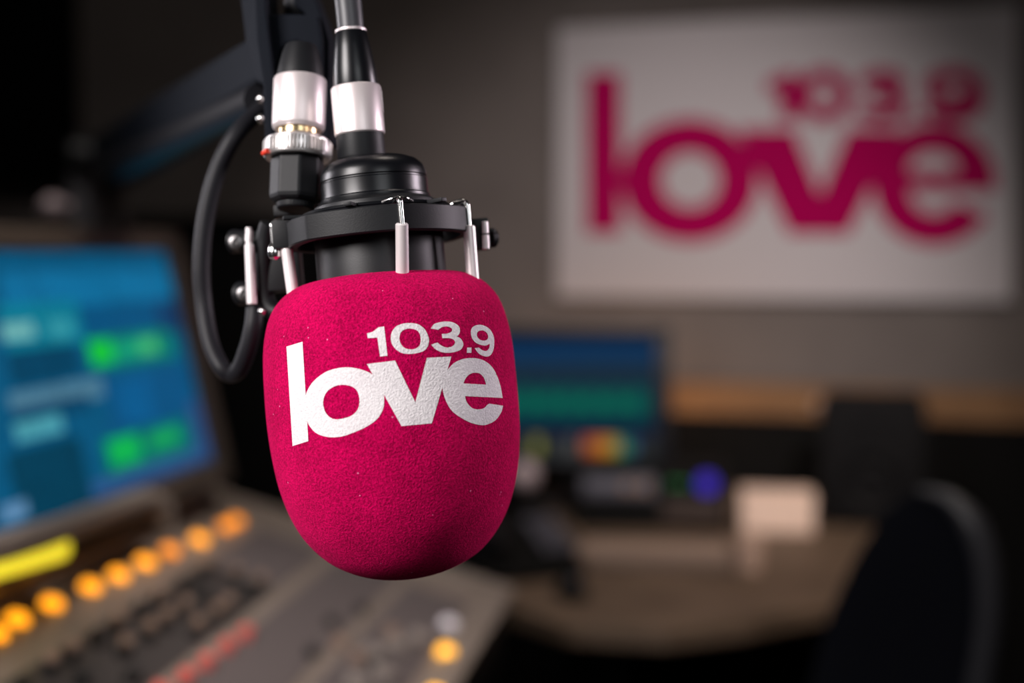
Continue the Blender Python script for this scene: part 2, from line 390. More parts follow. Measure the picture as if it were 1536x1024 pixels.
# ================================================================== SHOCK MOUNT
sm = thing('shock_mount', 'black ring shock mount with steel clips holding the pink microphone', 'microphone mount', MM)
RR = 141
corners = [18.5 + 60 * k for k in range(6)]
def ring_pt(deg, r):
    a = math.radians(deg); return Vector((math.sin(a) * r * S, -math.cos(a) * r * S, 0))
def ring_radius(deg, R):
    d = ((deg - 18.5) % 60) - 30
    flat = R * math.cos(math.radians(30)) / math.cos(math.radians(d))
    return .72 * R + .28 * flat
b = MB(); n = 180; vs = []; fs = []
for k in range(n):
    dg = k * 360 / n + .5; ro = ring_radius(dg, RR); ri = ro - 15
    for r, z in ((ro - 1.5, 317), (ro, 315), (ro, 281), (ro - 1.5, 279), (ri, 279), (ri, 317)):
        p = ring_pt(dg, r); p.z = z * S; vs.append(p)
for k in range(n):
    k2 = (k + 1) % n
    for j in range(6): fs.append([k * 6 + j, k * 6 + (j + 1) % 6, k2 * 6 + (j + 1) % 6, k2 * 6 + j])
b._add(vs, fs); b.build('ring', 'matte_black', sm, sharp=25)
b = MB(); b.lathe(L_([(99, 326), (112, 326), (114, 322), (112, 318), (99, 318)]), seg=72)
b.lathe(L_([(99, 318), (99, 326)]), seg=72); b.build('inner_collar', 'gloss_black', sm)
for k in range(6):                                  # webs joining collar and ring
    dg = 48.5 + 60 * k; p = ring_pt(dg, 122); p.z = 322 * S
    b = MB(); b.box(p, (12 * S, 40 * S, 6 * S), Matrix.Rotation(math.radians(dg), 3, 'Z'), bevel=.0004); b.build('web', 'matte_black', sm)

def clip(dg, r, top=322, hook=36, tube_len=110, knob=False, tilt=0):
    rad = Vector((math.sin(math.radians(dg)), -math.cos(math.radians(dg)), 0)); Z = Vector((0, 0, 1)); tan = rad.cross(Z)
    o = rad * r * S
    pts = [o - rad * 26 * S + Z * (top - 3) * S, o - rad * 14 * S + Z * (top + 2) * S, o - rad * 3 * S + Z * (top + 2.5) * S, o + rad * 2.5 * S + Z * (top - 2) * S, o + rad * 3 * S + Z * (top - 10) * S, o + rad * 3 * S + Z * (top - hook - 4) * S]
    b = MB(); b.tube(spline(pts, 6), 4.2 * S, 14)
    pts = [o + tan * 22 * S - rad * 12 * S + Z * (top - 1) * S, o + tan * 10 * S + Z * (top + 1.5) * S, o + Z * (top + 3) * S, o - tan * 10 * S + Z * (top + 1.5) * S, o - tan * 22 * S - rad * 12 * S + Z * (top - 1) * S]
    if not knob: b.tube(spline(pts, 5), 2.2 * S, 10)
    c = b.build('clip', 'chrome', sm); c['label'] = 'bright steel clip'
    q = o + rad * 3 * S
    if knob:
        b = MB(); b.lathe(L_([(0, 0), (5, 0), (9, -5), (10.5, -14), (9, -21), (4, -25), (0, -25.5)]), Matrix.Translation(q + Z * (top - hook) * S), 32)
        b.build('knob', 'chrome', c)
    else:
        b = MB(); p0 = q + Z * (top - hook + 2) * S; p1 = p0 - Z * tube_len * S + rad * tilt * S
        b.cyl(p0, p1, 9.2 * S, 9.8 * S, 32, bev=.0005); b.build('tube', 'steel_tube', c)
clip(18.5, RR, tube_len=120, tilt=-38); clip(77, RR - 3, tube_len=120, tilt=-2); clip(198.5, RR, tube_len=120, tilt=-38)
clip(-86, RR + 13, top=320, hook=30, knob=True)
# lug that carries the hooked clip on the left of the ring
b = MB(); p = ring_pt(-84, RR - 2); p.z = 301 * S; b.box(p, (36 * S, 22 * S, 42 * S), bevel=.0008)
b.build('side_lug', 'matte_black', sm)
b = MB(); q = loc(428, 358, -.004); q2 = loc(440, 445, -.004); b.cyl(q, q2, 9 * S, 9 * S, 28, bev=.0004)
t = b.build('tube', 'steel_tube', sm); t['label'] = 'steel tube beside the side lug'
# dark frame hanging at the left with two screws and a steel tube
def wpt(px, py, D): return MI @ P(px, py, D)
fr = MB()
fr.tube(spline([wpt(404, 335, .628), wpt(398, 360, .63), wpt(396, 410, .632), wpt(400, 452, .632), wpt(420, 470, .63), wpt(460, 470, .625)], 8), .0042, 14)
for a_, c_ in (((398, 362), (350, 362)), ((398, 440), (360, 440))):
    fr.cyl(wpt(*a_, .632), wpt(*c_, .64), .0042, .0055, 20)
fr.box(wpt(425, 400, .635), (.016, .012, .022), bevel=.001)
fr.build('side_frame', 'matte_black', sm, bevel=0)
for (x, y) in ((354, 363), (366, 440)):
    b = MB(); b.lathe([(0, .0008), (.0012, .0008), (.0014, .0016), (.0030, .0012), (.0036, 0), (.0036, -.002), (0, -.002)], Matrix.Translation(wpt(x, y, .632)) @ Matrix.Rotation(PI / 2, 4, 'X'), 28)
    b.build('screw', 'dark_steel', sm)
b = MB(); b.tube([wpt(374, 346, .626), wpt(373, 362, .626)], .0016, 12); b.cyl(wpt(374, 366, .626), wpt(378, 456, .626), .0021, .0023, 24, bev=.0003)
b.cyl(wpt(373, 341, .626), wpt(374, 368, .626), .0014, .0014, 16)
t = b.build('outer_tube', 'steel_tube', sm); t['label'] = 'slim steel tube hanging outside the ring'
b = MB(); b.sphere(wpt(394, 467, .628), .0019); b.build('bead', 'chrome', sm)
# small clamp at the right of the ring
b = MB(); b.box(wpt(717, 352, .615), (.010, .012, .013), bevel=.001); b.tube([wpt(700, 340, .61), wpt(722, 345, .615)], .0035, 12); cl = b.build('side_clamp', 'matte_black', sm)
b = MB(); b.cyl(wpt(728, 352, .604), wpt(729, 374, .604), .0016, .0016, 20, bev=.0003); b.cyl(wpt(727, 332, .604), wpt(728, 350, .604), .0014, .0015, 20, bev=.0003); b.build('pin', 'steel_tube', cl)
b = MB(); b.cyl(wpt(732, 357, .62), wpt(741, 357, .622), .0042, .0042, 24, bev=.0004); b.sphere(wpt(738, 347, .616), .0015); b.build('screw', 'black_metal', cl)
# hexagonal swivel socket above the ring, on the left
DS = .614; SS = DS / FPX
HX = frame(P(443, 303, DS), RT, (UP.cross(RT)), UP)
HX = frame(P(443, 303, DS), xax * .6 + RT * .4, zax.cross(xax), zax)
x_ = RT.copy(); z_ = (UP + FW * .14 + RT * .012).normalized(); x_ = (x_ - z_ * x_.dot(z_)).normalized(); y_ = z_.cross(x_)
HX = frame(P(444, 303, DS), x_, y_, z_)
b = MB(); prof = [(0, -2), (33, -2), (39, 3), (40.5, 8), (40.5, 62), (38, 68), (0, 68)]
b.lathe([(r * SS, z * SS) for r, z in prof], MI @ HX @ Matrix.Rotation(math.radians(14), 4, 'Z'), 8)
b.lathe([(r * SS, z * SS) for r, z in [(0, -12), (28, -12), (30, -2), (0, -2)]], MI @ HX, 32)
b.build('swivel_socket', 'matte_black', sm, smooth=False, bevel=.0008)
b = MB(); b.box(MI @ P(448, 316, .628), (.020, .014, .005), bevel=.0008); b.build('mounting_plate', 'matte_black', sm)

# ================================================================== BOOM ARM
AB = frame(P(430, 60, .66), Vector((1, 0, 0)), Vector((0, 1, 0)), Vector((0, 0, 1))); 
ztable = .75
POSTP = P(128, 300, 1.80)
arm = thing('boom_arm', 'black boom arm reaching from its post behind the monitor to the microphone', 'microphone arm', Matrix.Translation((POSTP.x, POSTP.y, ztable)))
AI = arm.matrix_world.inverted()
def A(px, py, D): return AI @ P(px, py, D)
HA = AI @ HX
def hx(prof): return [(r * SS, z * SS) for r, z in prof]
def knurl(r, z, a): return r * (1 + .014 * math.sin(a * 90)) if r > 47 and 74 < z / SS < 92 else r
prof = [(30, 66), (48, 66), (49.6, 68), (49.8, 70), (50.6, 71), (50.6, 90), (49.8, 91), (49.6, 93), (46, 96), (36, 101), (30, 101)]
b = MB(); b.lathe(hx(prof), HA, 360, fn=lambda r, z, a: r * (1 + (.03 * (1 if math.sin(a * 60) > 0 else -1) if r > 50 * SS else 0)))
kr = b.build('knurled_ring', 'knurl', arm, sharp=40)
b = MB(); a0 = math.radians(208)
b.tube([HA @ Vector((51.3 * SS * math.cos(a0 + k * .06), 51.3 * SS * math.sin(a0 + k * .06), 69.5 * SS)) for k in range(-2, 5)], .0012, 10); b.build('red_mark', 'red', kr)
b = MB(); b.lathe(hx([(0, 95), (30, 95), (31, 104), (31, 118), (0, 118)]), HA, 48); b.build('threaded_stem', 'brass', arm)
b = MB(); b.lathe(hx([(0, 111), (36, 111), (39, 114), (40, 118), (40, 188), (38.5, 191), (0, 191)]), HA, 64); t = b.build('sleeve', 'nickel', arm); t['label'] = 'satin nickel sleeve under the arm end'
b = MB(); b.lathe(hx([(0, 190), (36, 190), (36, 193), (33, 210), (28, 232), (24, 243), (0, 243)]), HA, 64); b.build('stem_boot', 'matte_black', arm)
# yoke
b = MB()
mk = lambda l: [A(x, y, D) for x, y, D in l]
dep = Vector((0, .030, 0))
arch = [(393, 20), (478, 22), (484, 60), (484, 112), (472, 112), (470, 84), (460, 68), (446, 62), (430, 66), (418, 80), (412, 112), (395, 112)]
b.prism([A(x, y, .645) for x, y in arch], dep)
b.build('yoke', 'arm_black', arm, smooth=False, bevel=.0012)
b = MB(); b.prism([A(x, y, .638) for x, y in [(380, -30), (398, -30), (400, 20), (412, 120), (410, 240), (398, 240), (395, 130), (384, 60)]], Vector((0, .034, 0))); b.build('side_plate', 'arm_black', arm, smooth=False, bevel=.001)
b = MB(); b.prism([A(x, y, .650) for x, y in [(440, -30), (462, -30), (482, 20), (494, 60), (496, 215), (484, 215), (480, 112), (474, 40), (455, 18), (440, 8)]], Vector((0, .034, 0))); b.build('side_plate', 'arm_black', arm, smooth=False, bevel=.001)
for y in (148, 178):
    b = MB(); b.sphere(A(392, y, .64), .0023); b.build('screw', 'chrome', arm)
# beam, tapering box from the yoke to the post
near = [P(392, -8, .665), P(392, 152, .665)]; far = [P(132, 205, 1.80), P(132, 268, 1.80)]
b = MB(); w = .034
def sec(top, bot, ww, f1=.0):
    return [top, bot, bot + Vector((ww, .35 * ww, 0)), top + Vector((ww, .35 * ww, 0))]
n1_, n2_ = P(383, 48, .665), P(383, 124, .665)
f1_, f2_ = P(136, 206, 1.78), P(136, 276, 1.78)
vs = [AI @ p for p in sec(n1_, n2_, .030) + sec(f1_, f2_, .05)]
b._add(vs, [[0, 1, 2, 3], [7, 6, 5, 4], [0, 4, 5, 1], [1, 5, 6, 2], [2, 6, 7, 3], [3, 7, 4, 0]])
b.build('beam', 'arm_black', arm, smooth=False, bevel=.003)
b = MB(); b.prism(mk([(360, -5, .67), (384, -5, .66), (400, 30, .65), (400, 130, .65), (384, 122, .66), (368, 60, .67)]), Vector((.004, .03, 0))); b.build('end_bracket', 'arm_black', arm, smooth=False, bevel=.0015)
# under tube (spring) of the arm
b = MB(); b.tube([AI @ P(392, 150, .675), AI @ P(150, 262, 1.74)], lambda t: .0085 + .008 * t, 16); b.build('spring_tube', 'rubber', arm)
# post
zt_ = P(128, 214, 1.80).z
b = MB(); b.cyl(Vector((0, 0, 0)), Vector((0, 0, zt_ - ztable)), .019, .019, 32, bev=.002); b.build('post', 'post_grey', arm)
b = MB(); b.cyl(Vector((0, 0, 0)), Vector((0, 0, .02)), .06, .055, 40, bev=.003); b.build('base', 'matte_black', arm)
b = MB(); b.cyl(A(112, 238, 1.79), A(165, 238, 1.79), .027, .027, 32, bev=.003); b.build('pivot', 'matte_black', arm)
b = MB(); b.tube([A(168, 262, 1.78), A(170, 330, 1.80), A(180, 400, 1.84)], lambda t: .013 - .002 * t, 20); b.sphere(A(169, 288, 1.77), .017); b.build('tension_rod', 'post_grey', arm)
b = MB(); b.cyl(A(82, 312, 1.80), A(120, 312, 1.80), .010, .010, 20); b.sphere(A(80, 312, 1.79), .017); k_ = b.build('clamp_knob', 'light_spot', arm); k_['label'] = 'round clamp knob coloured pale like a reflection'  # knob colour stands in for a faint pink reflection

# cable looping from the arm
pts = [P(400, 158, .672), P(383, 172, .668), P(352, 205, .66), (P(325, 260, .66)), P(308, 330, .66), P(302, 400, .66), P(306, 460, .66), P(316, 515, .655), P(332, 550, .65), P(346, 561, .65), P(360, 552, .645), P(372, 522, .64), P(380, 488, .638), P(384, 455, .64), P(392, 430, .64)]
lc = MB(); lc.tube(spline(pts, 10), lambda t: .0042 - .0002 * t, 20)
o = lc.build('looped_cable', 'rubber'); tag(o, 'black cable hanging in a loop left of the pink windscreen', 'cable')

# ================================================================== MIXING CONSOLE
def zplane(px, py, z): return hit(px, py, Vector((0, 0, z)), Vector((0, 0, 1)))
Cf = zplane(757, 889, .83)
ua = math.radians(8.2); um = math.radians(10.6)
U3 = Vector((-math.sin(ua), -math.cos(ua), 0))          # towards the camera
B3 = Vector((-math.cos(ua), math.sin(ua), 0))           # to the left, away from the operator
SL = .10 / .33
Bs = (B3 + Vector((0, 0, SL))).normalized()
Nn = U3.cross(Bs); Nn = -Nn if Nn.z < 0 else Nn
CM = frame(Cf, U3, Bs, U3.cross(Bs))
if CM.to_3x3().col[2].z < 0: CM = frame(Cf, U3, Bs, U3.cross(Bs))
zsgn = 1 if CM.to_3x3().col[2].z > 0 else -1
CI = CM.inverted()
con = thing('mixing_console', 'taupe broadcast mixing console with a row of amber lit buttons under a microphone', 'mixing console', CM)
def ab(px, py, h=0.0):
    p = hit(px, py, Cf + Nn * h, Nn); q = CI @ p; return q.x, q.y
NZ = zsgn
LEN = 1.25; WID = .385; TH = .07
def cbox(name, a0, a1, b0, b1, h0, h1, m, bev=.002, parent=None):
    b = MB(); b.box(((a0 + a1) / 2, (b0 + b1) / 2, NZ * (h0 + h1) / 2), (a1 - a0, b1 - b0, h1 - h0), bevel=bev); return b.build(name, m, parent or con, sharp=30)
cbox('chassis', 0, LEN, 0, WID, -TH, 0, 'console', .006)
cbox('front_rail', -.004, LEN, -.010, .018, -TH, .004, 'console', .003)
cbox('end_rail', -.012, .010, -.010, WID, -TH, .008, 'console', .004)
# strips (flat plates of different colour)
a1, b1 = ab(250, 1010); a2, b2 = ab(420, 870)
cbox('fader_panel', .10, LEN - .05, .030, .105, 0, .0016, 'console_mid', .0006)
cbox('knob_panel', .03, LEN - .05, .12, .195, 0, .0016, 'console_mid', .0006)
cbox('channel_panel', .08, .27, .215, .30, 0, .0016, 'console_mid', .0006)
cbox('input_panel', .28, LEN - .05, .215, .30, 0, .0016, 'console_dark', .0006)
def cknob(name, px, py, r, h, m, parent=con, seg=24, h0=.0):
    a_, b_ = ab(px, py, h0 + h)
    b = MB(); Z = NZ
    b.cyl((a_, b_, Z * h0), (a_, b_, Z * (h0 + h)), r, r * .86, seg, bev=min(.0012, h * .25)); return b.build(name, m, parent)
ORANGE = [(-5, 943), (28, 921), (80, 898), (138, 873), (180, 856), (220, 837), (257, 820), (301, 803), (340, 784), (356, 776)]
for i, (x, y) in enumerate(ORANGE):
    o = cknob('lit_button', x, y, .0105 if i < 8 else .009, .007, 'amber_dim' if i in (6, 8, 9) else 'amber', h0=.0)
    o['label'] = 'amber lit button'
o = cknob('lit_button', 671, 970, .0095, .009, 'yellow'); o['label'] = 'yellow lit button by the near rail'
o = cknob('lit_button', 656, 1034, .0095, .009, 'yellow'); o['label'] = 'yellow lit button by the near rail'
o = cknob('button', 676, 929, .0105, .009, 'silver_btn'); o['label'] = 'silver button'
for x, y in [(371, 941), (343, 960), (313, 983), (282, 1004), (243, 1026)]:
    o = cknob('knob', x, y, .0078, .012, 'red_knob'); o['label'] = 'red knob'
kr_ = random.Random(11)
for a_ in range(15):
    for j, bb in enumerate((.228, .256, .284)):
        if kr_.random() < .12: continue
        aa = .30 + a_ * .046 + kr_.uniform(-.006, .006)
        b = MB(); b.cyl((aa, bb, NZ * .001), (aa, bb, NZ * .013), .0085, .0075, 20, bev=.001); dk_ = kr_.random() < .45
        o = b.build('knob', 'black_knob', con)
        if not dk_: b = MB(); b.cyl((aa, bb, NZ * .012), (aa, bb, NZ * .019), .006, .0055, 20, bev=.001); b.build('knob_cap', 'brown_knob', o)
for x, y in [(511, 955), (539, 978), (544, 905), (566, 985), (500, 925), (470, 970), (590, 940)]:
    o = cknob('knob', x, y, .007, .011, 'black_knob' if y in (905, 985, 970, 925) else 'brown_knob')
for k in range(12):                                       # fader slots with caps
    aa = .30 + k * .045
    cbox('fader_slot', aa - .0015, aa + .0015, .036, .099, .0016, .0024, 'black_knob', .0002)
    bb = .05 + .035 * ((k * 7) % 5) / 5
    b = MB(); b.box((aa, bb, NZ * .009), (.011, .02, .014), bevel=.002); b.build('fader_cap', 'fader', con)
# meter bridge: raised ledge at the left of the amber row
cbox('meter_bridge', .12, LEN, WID - .004, WID + .028, -TH, .010, 'black_panel', .008)
a0_, b0_ = ab(100, 815, .05)
cbox('ledge', -.012, LEN, WID - .004, WID + .02, -TH, .012, 'console', .004)
q = CI @ P(96, 830, 1.36)

mm = MB()
y0_ = [P(90, 820, 1.285), P(-90, 870, 1.045)]; 
pp = [CI @ p for p in y0_]

mm.cyl(pp[0], pp[1], .0115, .0115, 32, bev=.005)
mh = MB()
for pt_ in (0,):
    A0, A1 = pp; dv = Vector((0, 1, 0)) * .03
    mh._add([Vector((A0.x - .008, .386, 0)), Vector((A1.x, .386, 0)), Vector((A1.x, .40, 0)), Vector((A0.x - .008, .40, 0)), Vector((A0.x - .008, A0.y - .007, A0.z + NZ * -.009)), Vector((A1.x, A1.y - .007, A1.z + NZ * -.009)), Vector((A1.x, A1.y + .008, A1.z + NZ * -.009)), Vector((A0.x - .008, A0.y + .008, A0.z + NZ * -.009))], [[0, 1, 2, 3], [4, 5, 6, 7], [0, 1, 5, 4], [1, 2, 6, 5], [2, 3, 7, 6], [3, 0, 4, 7]])
mh.build('meter_housing', 'bezel', con, bevel=.003)
mtr = mm.build('lit_meter_bar', mat('yellow_meter', (.5, .45, .02, 1), .4, 0, emit=(1.0, .80, .03, 1), es=1.0), con); mtr['label'] = 'glowing yellow meter bar'

# palm rail below the monitor
rl = [P(-60, 838, 1.08), P(60, 803, 1.21), P(140, 775, 1.33), P(205, 753, 1.45), P(232, 753, 1.49), P(245, 768, 1.50), P(243, 792, 1.50)]
b = MB(); b.tube(spline([CI @ p for p in rl], 8), .0125, 16); b.build('hand_rail', 'console', con)

# table carrying the console
Ct = Matrix.Translation(Vector((Cf.x, Cf.y, 0)))
TB = frame(Vector((Cf.x, Cf.y, 0)), U3, B3, U3.cross(B3)); ts = 1 if TB.to_3x3().col[2].z > 0 else -1
tb = thing('console_table', 'dark table under the mixing console and the left monitor', 'table', TB)
b = MB(); b.box((LEN / 2 + .03, .50, ts * .735), (LEN, .94, .03), bevel=.003); b.build('table_top', 'desk_wood', tb)
for x in (.04, LEN - .08):
    for y in (.07, .9):
        b = MB(); b.box((x, y, ts * .36), (.05, .05, .72), bevel=.003); b.build('leg', 'matte_black', tb)
b = MB(); b.prism([CI @ (TB @ Vector((a, bb, ts * z))) for a, bb, z in [(.03, .0, .752), (.03, .0, .79), (.03, WID * .9, .87), (.03, WID * .9, .752)]], Vector((LEN - .1, 0, 0))); b.build('support', 'matte_black', con, smooth=False)

# ================================================================== LEFT MONITOR
br = zplane(318, 690, 1.00)                          # lower right corner of the picture
MU = Vector((-math.sin(um), -math.cos(um), 0)); MB3 = Vector((-math.cos(um), math.sin(um), 0))                                              # along the screen, towards the camera
tilt = math.radians(13)
MV = (Vector((0, 0, 1)) * math.cos(tilt) + MB3 * math.sin(tilt)).normalized()
MN = MU.cross(MV); MN = MN if MN.x > 0 else -MN       # faces right
def mfr(o): return Matrix((MU, MV, MU.cross(MV))).transposed().to_4x4()
MMx = mfr(br); MMx.translation = br; MMI = MMx.inverted()
ns = 1 if (MMx.to_3x3().col[2]).dot(MN) > 0 else -1
mon = thing('computer_monitor', 'large taupe framed monitor at left showing a blue and green display', 'monitor', MMx)
SW, SH = .62, .258
def muv(px, py): q = MMI @ hit(px, py, br, MN); return q.x, q.y
tr = muv(262, 408)
def screen_mesh(name, w, h, nu, nv, paint, parent, zoff):
    me = bpy.data.meshes.new(name); vs = []; fs = []; cols = []
    for j in range(nv + 1):
        for i in range(nu + 1): vs.append((w * i / nu, h * j / nv, zoff))
    for j in range(nv):
        for i in range(nu):
            k = j * (nu + 1) + i; fs.append((k, k + 1, k + nu + 2, k + nu + 1)); cols.append(paint((i + .5) / nu * w, (j + .5) / nv * h))
    me.from_pydata(vs, [], fs); a_ = me.color_attributes.new('picture', 'FLOAT_COLOR', 'CORNER')
    fl = []
    for c in cols: fl += list(c) * 4
    a_.data.foreach_set('color', fl); me.update()
    o = bpy.data.objects.new(name, me); COL.objects.link(o); me.materials.append(M['screen']); o.parent = parent; return o
RE = []
def R_(x0, y0, x1, y1, col):
    ps = [muv(x0, y0), muv(x1, y0), muv(x1, y1), muv(x0, y1)]
    us = sorted(p[0] for p in ps); v_ = sorted(p[1] for p in ps)
    RE.append(((us[0] + us[1]) / 2, (us[2] + us[3]) / 2, (v_[0] + v_[1]) / 2, (v_[2] + v_[3]) / 2, srgb(*col)))
# windows of the display, laid out on the screen plane (u from its right edge, v from its bottom)
R_(0, 405, 265, 455, (14, 112, 160)); R_(0, 455, 120, 520, (10, 125, 150)); R_(0, 486, 48, 508, (115, 185, 185)); R_(70, 478, 108, 505, (50, 150, 165))
R_(10, 520, 118, 572, (3, 68, 100)); R_(120, 455, 250, 495, (6, 84, 130)); R_(128, 500, 258, 545, (6, 130, 110)); R_(132, 508, 168, 548, (22, 200, 62)); R_(172, 510, 215, 535, (20, 165, 125)); R_(208, 506, 232, 530, (70, 190, 120))
R_(8, 578, 160, 604, (78, 125, 150)); R_(15, 606, 135, 622, (8, 70, 105)); R_(18, 628, 92, 655, (75, 160, 175)); R_(15, 664, 130, 770, (3, 64, 90))
R_(155, 555, 290, 640, (8, 84, 132)); R_(180, 565, 225, 635, (7, 95, 150)); R_(235, 452, 268, 495, (20, 62, 105))
R_(150, 640, 285, 700, (4, 115, 110)); R_(162, 655, 208, 695, (14, 185, 85)); R_(222, 645, 268, 670, (22, 170, 95))
R_(135, 705, 320, 745, (45, 88, 140)); R_(0, 755, 40, 780, (95, 140, 180)); R_(290, 600, 312, 690, (50, 80, 130))
base = srgb(7, 88, 128)
rnd = random.Random(3)
def paint1(u, v):
    c = base
    for (u0, u1, v0, v1, cc) in RE:
        if u0 <= u <= u1 and v0 <= v <= v1: c = cc
    row = int(v / .0045); cell = int(u / .006)
    h = ((row * 7919 + cell * 104729) % 97) / 97
    f = .62 + .55 * h if row % 2 else .9
    if u < .004 or v < .004 or u % .16 < .0025: f = .4
    return (c[0] * f, c[1] * f, c[2] * f, 1)
screen_mesh('screen', SW, SH, 240, 100, paint1, mon, ns * .0015)['label'] = 'lit blue and green screen'
# bezel: back shell and four-sided frame
b = MB(); t_ = .02
b.box((SW / 2, SH / 2, -ns * .018), (SW + .07, SH + .05, .034), bevel=.008)
b.build('shell', 'bezel', mon)
b = MB(); bo = .034; bi = .0
b.box((-.017, SH / 2, ns * .003), (.034, SH + .05, .014), bevel=.004)
b.box((SW + .017, SH / 2, ns * .003), (.034, SH + .05, .014), bevel=.004)
b.box((SW / 2, SH + .0125, ns * .003), (SW + .06, .025, .014), bevel=.004)
b.box((SW / 2, -.014, ns * .003), (SW + .06, .028, .014), bevel=.004)
b.build('bezel', 'bezel', mon)
b = MB(); fz = MMI @ Vector((0, 0, 0))
pb = MMx @ Vector((SW / 2, .05, -ns * .05)); foot = Vector((pb.x + B3.x * .03, pb.y + B3.y * .03, ztable))
b.tube([MMI @ pb, MMI @ (foot + Vector((0, 0, .1))), MMI @ foot], .02, 20); b.cyl(MMI @ foot, MMI @ (foot + Vector((0, 0, .012))), .11, .10, 40, bev=.003)
b.build('stand', 'matte_black', mon)

# ================================================================== ROOM
WN = Vector((-.294, -.956, 0)).normalized()          # back wall normal, towards the camera
WR = Vector((.956, -.294, 0)).normalized()
W0 = Vector((.10, 3.19, 0)); ZV = Vector((0, 0, 1))
def struct(name, m, mb): o = mb.build(name, m, smooth=False); o['kind'] = 'structure'; return o
WM = frame(W0, WR, -WN, ZV)                           # local: x right along wall, y away, z up
H = 2.7; XL, XR, YB = -2.6, 2.2, -5.2
def wbox(mb, x0, x1, y0, y1, z0, z1):
    mb.box(((x0 + x1) / 2, (y0 + y1) / 2, (z0 + z1) / 2), (x1 - x0, y1 - y0, z1 - z0)); return mb
def room(name, m, *a):
    o = struct(name, m, wbox(MB(), *a)); o.matrix_world = WM; return o
room('wall_back', 'wall', XL, XR, 0, .1, 0, H); room('wall_left', 'dark_wall', XL - .1, XL, YB, .1, 0, H)
room('wall_right', 'dark_wall', XR, XR + .1, YB, .1, 0, H); room('wall_front', 'dark_wall', XL, XR, YB - .1, YB, 0, H)
room('floor', 'floor', XL - .1, XR + .1, YB - .1, .1, -.1, 0); room('ceiling', 'ceiling', XL - .1, XR + .1, YB - .1, .1, H, H + .1)
def wz(px, py): q = WM.inverted() @ hit(px, py, W0, WN); return q.x, q.z
zr = wz(1150, 590)[1]; zl = wz(1150, 622)[1]
room('trim_1', 'wood', XL, XR, -.03, 0, zl, wz(1150, 574)[1])
room('trim_2', 'black_panel', XL, XR, -.02, 0, .1, zl)
room('baseboard_back', 'black_panel', XL, XR, -.035, 0, 0, .1)

# wall sign
sg = thing('wall_sign', 'white wall sign with magenta lettering reading 103.9 love', 'sign', WM @ Matrix.Translation((0, -.001, 0)))
SGI = sg.matrix_world.inverted()
TK = .022
def sp(cx, cy, off):                                   # crop3 pixel -> sign face
    px, py = 820 + cx / 2.133, cy / 2.133
    q = SGI @ hit(px, py, W0 + WN * (TK + .001), WN); return Vector((q.x, -TK - off, q.z))
a_, c_ = sp(32, 82, 0), sp(1488, 960, 0)
e_, f_ = sp(1488, 22, 0), sp(32, 955, 0)
x0, x1 = a_.x, c_.x; z0, z1 = (c_.z + f_.z) / 2, (a_.z + e_.z) / 2

b = MB(); b.box(((x0 + x1) / 2, -TK / 2, (z0 + z1) / 2), (x1 - x0, TK, z1 - z0), bevel=.004); b.build('panel', 'sign_white', sg)
def arcs(cx, cy, rx, ry, a0, a1, n=30):
    return [(cx + rx * math.cos(math.radians(a0 + (a1 - a0) * k / n)), cy + ry * math.sin(math.radians(a0 + (a1 - a0) * k / n))) for k in range(n + 1)]
def fatten(pts, d):
    pts = [Vector(p[:2]) for p in pts]; n = len(pts); out = []
    ar = sum(pts[i].x * pts[(i + 1) % n].y - pts[(i + 1) % n].x * pts[i].y for i in range(n)); sg_ = 1 if ar > 0 else -1
    for i in range(n):
        t = (pts[(i + 1) % n] - pts[i - 1]).normalized(); out.append(pts[i] + Vector((t.y, -t.x)) * d * sg_)
    return out
def sign_letters(name, label, shapes):
    # shapes in a flat 0..1300 x 0..560 layout, mapped onto the face
    V, T = fill2d([([Vector(p) for p in o], [[Vector(q) for q in h] for h in hs]) for o, hs in shapes], 14)
    b = MB()
    bmv = [b.bm.verts.new(Vector(sp(v[0], v[1], .0))) for v in V]
    for t in T:
        try: b.bm.faces.new([bmv[i] for i in t])
        except ValueError: pass
    ex = bmesh.ops.extrude_face_region(b.bm, geom=list(b.bm.faces))
    for g in ex['geom']:
        if isinstance(g, bmesh.types.BMVert): g.co.y -= .003
    o = b.build(name, 'sign_pink', sg, smooth=False); o['label'] = label
e_out = arcs(1240, 590, 192, 188, 8, -352 + 25, 60)
e_poly = arcs(1243, 588, 190, 186, 7, -316, 60)         # from right, over the top, round to lower right
e_poly = arcs(1243, 588, 190, 188, 4, -322, 60) + [(1300, 652)] + arcs(1240, 590, 100, 110, 50, 172, 14)[0:0]
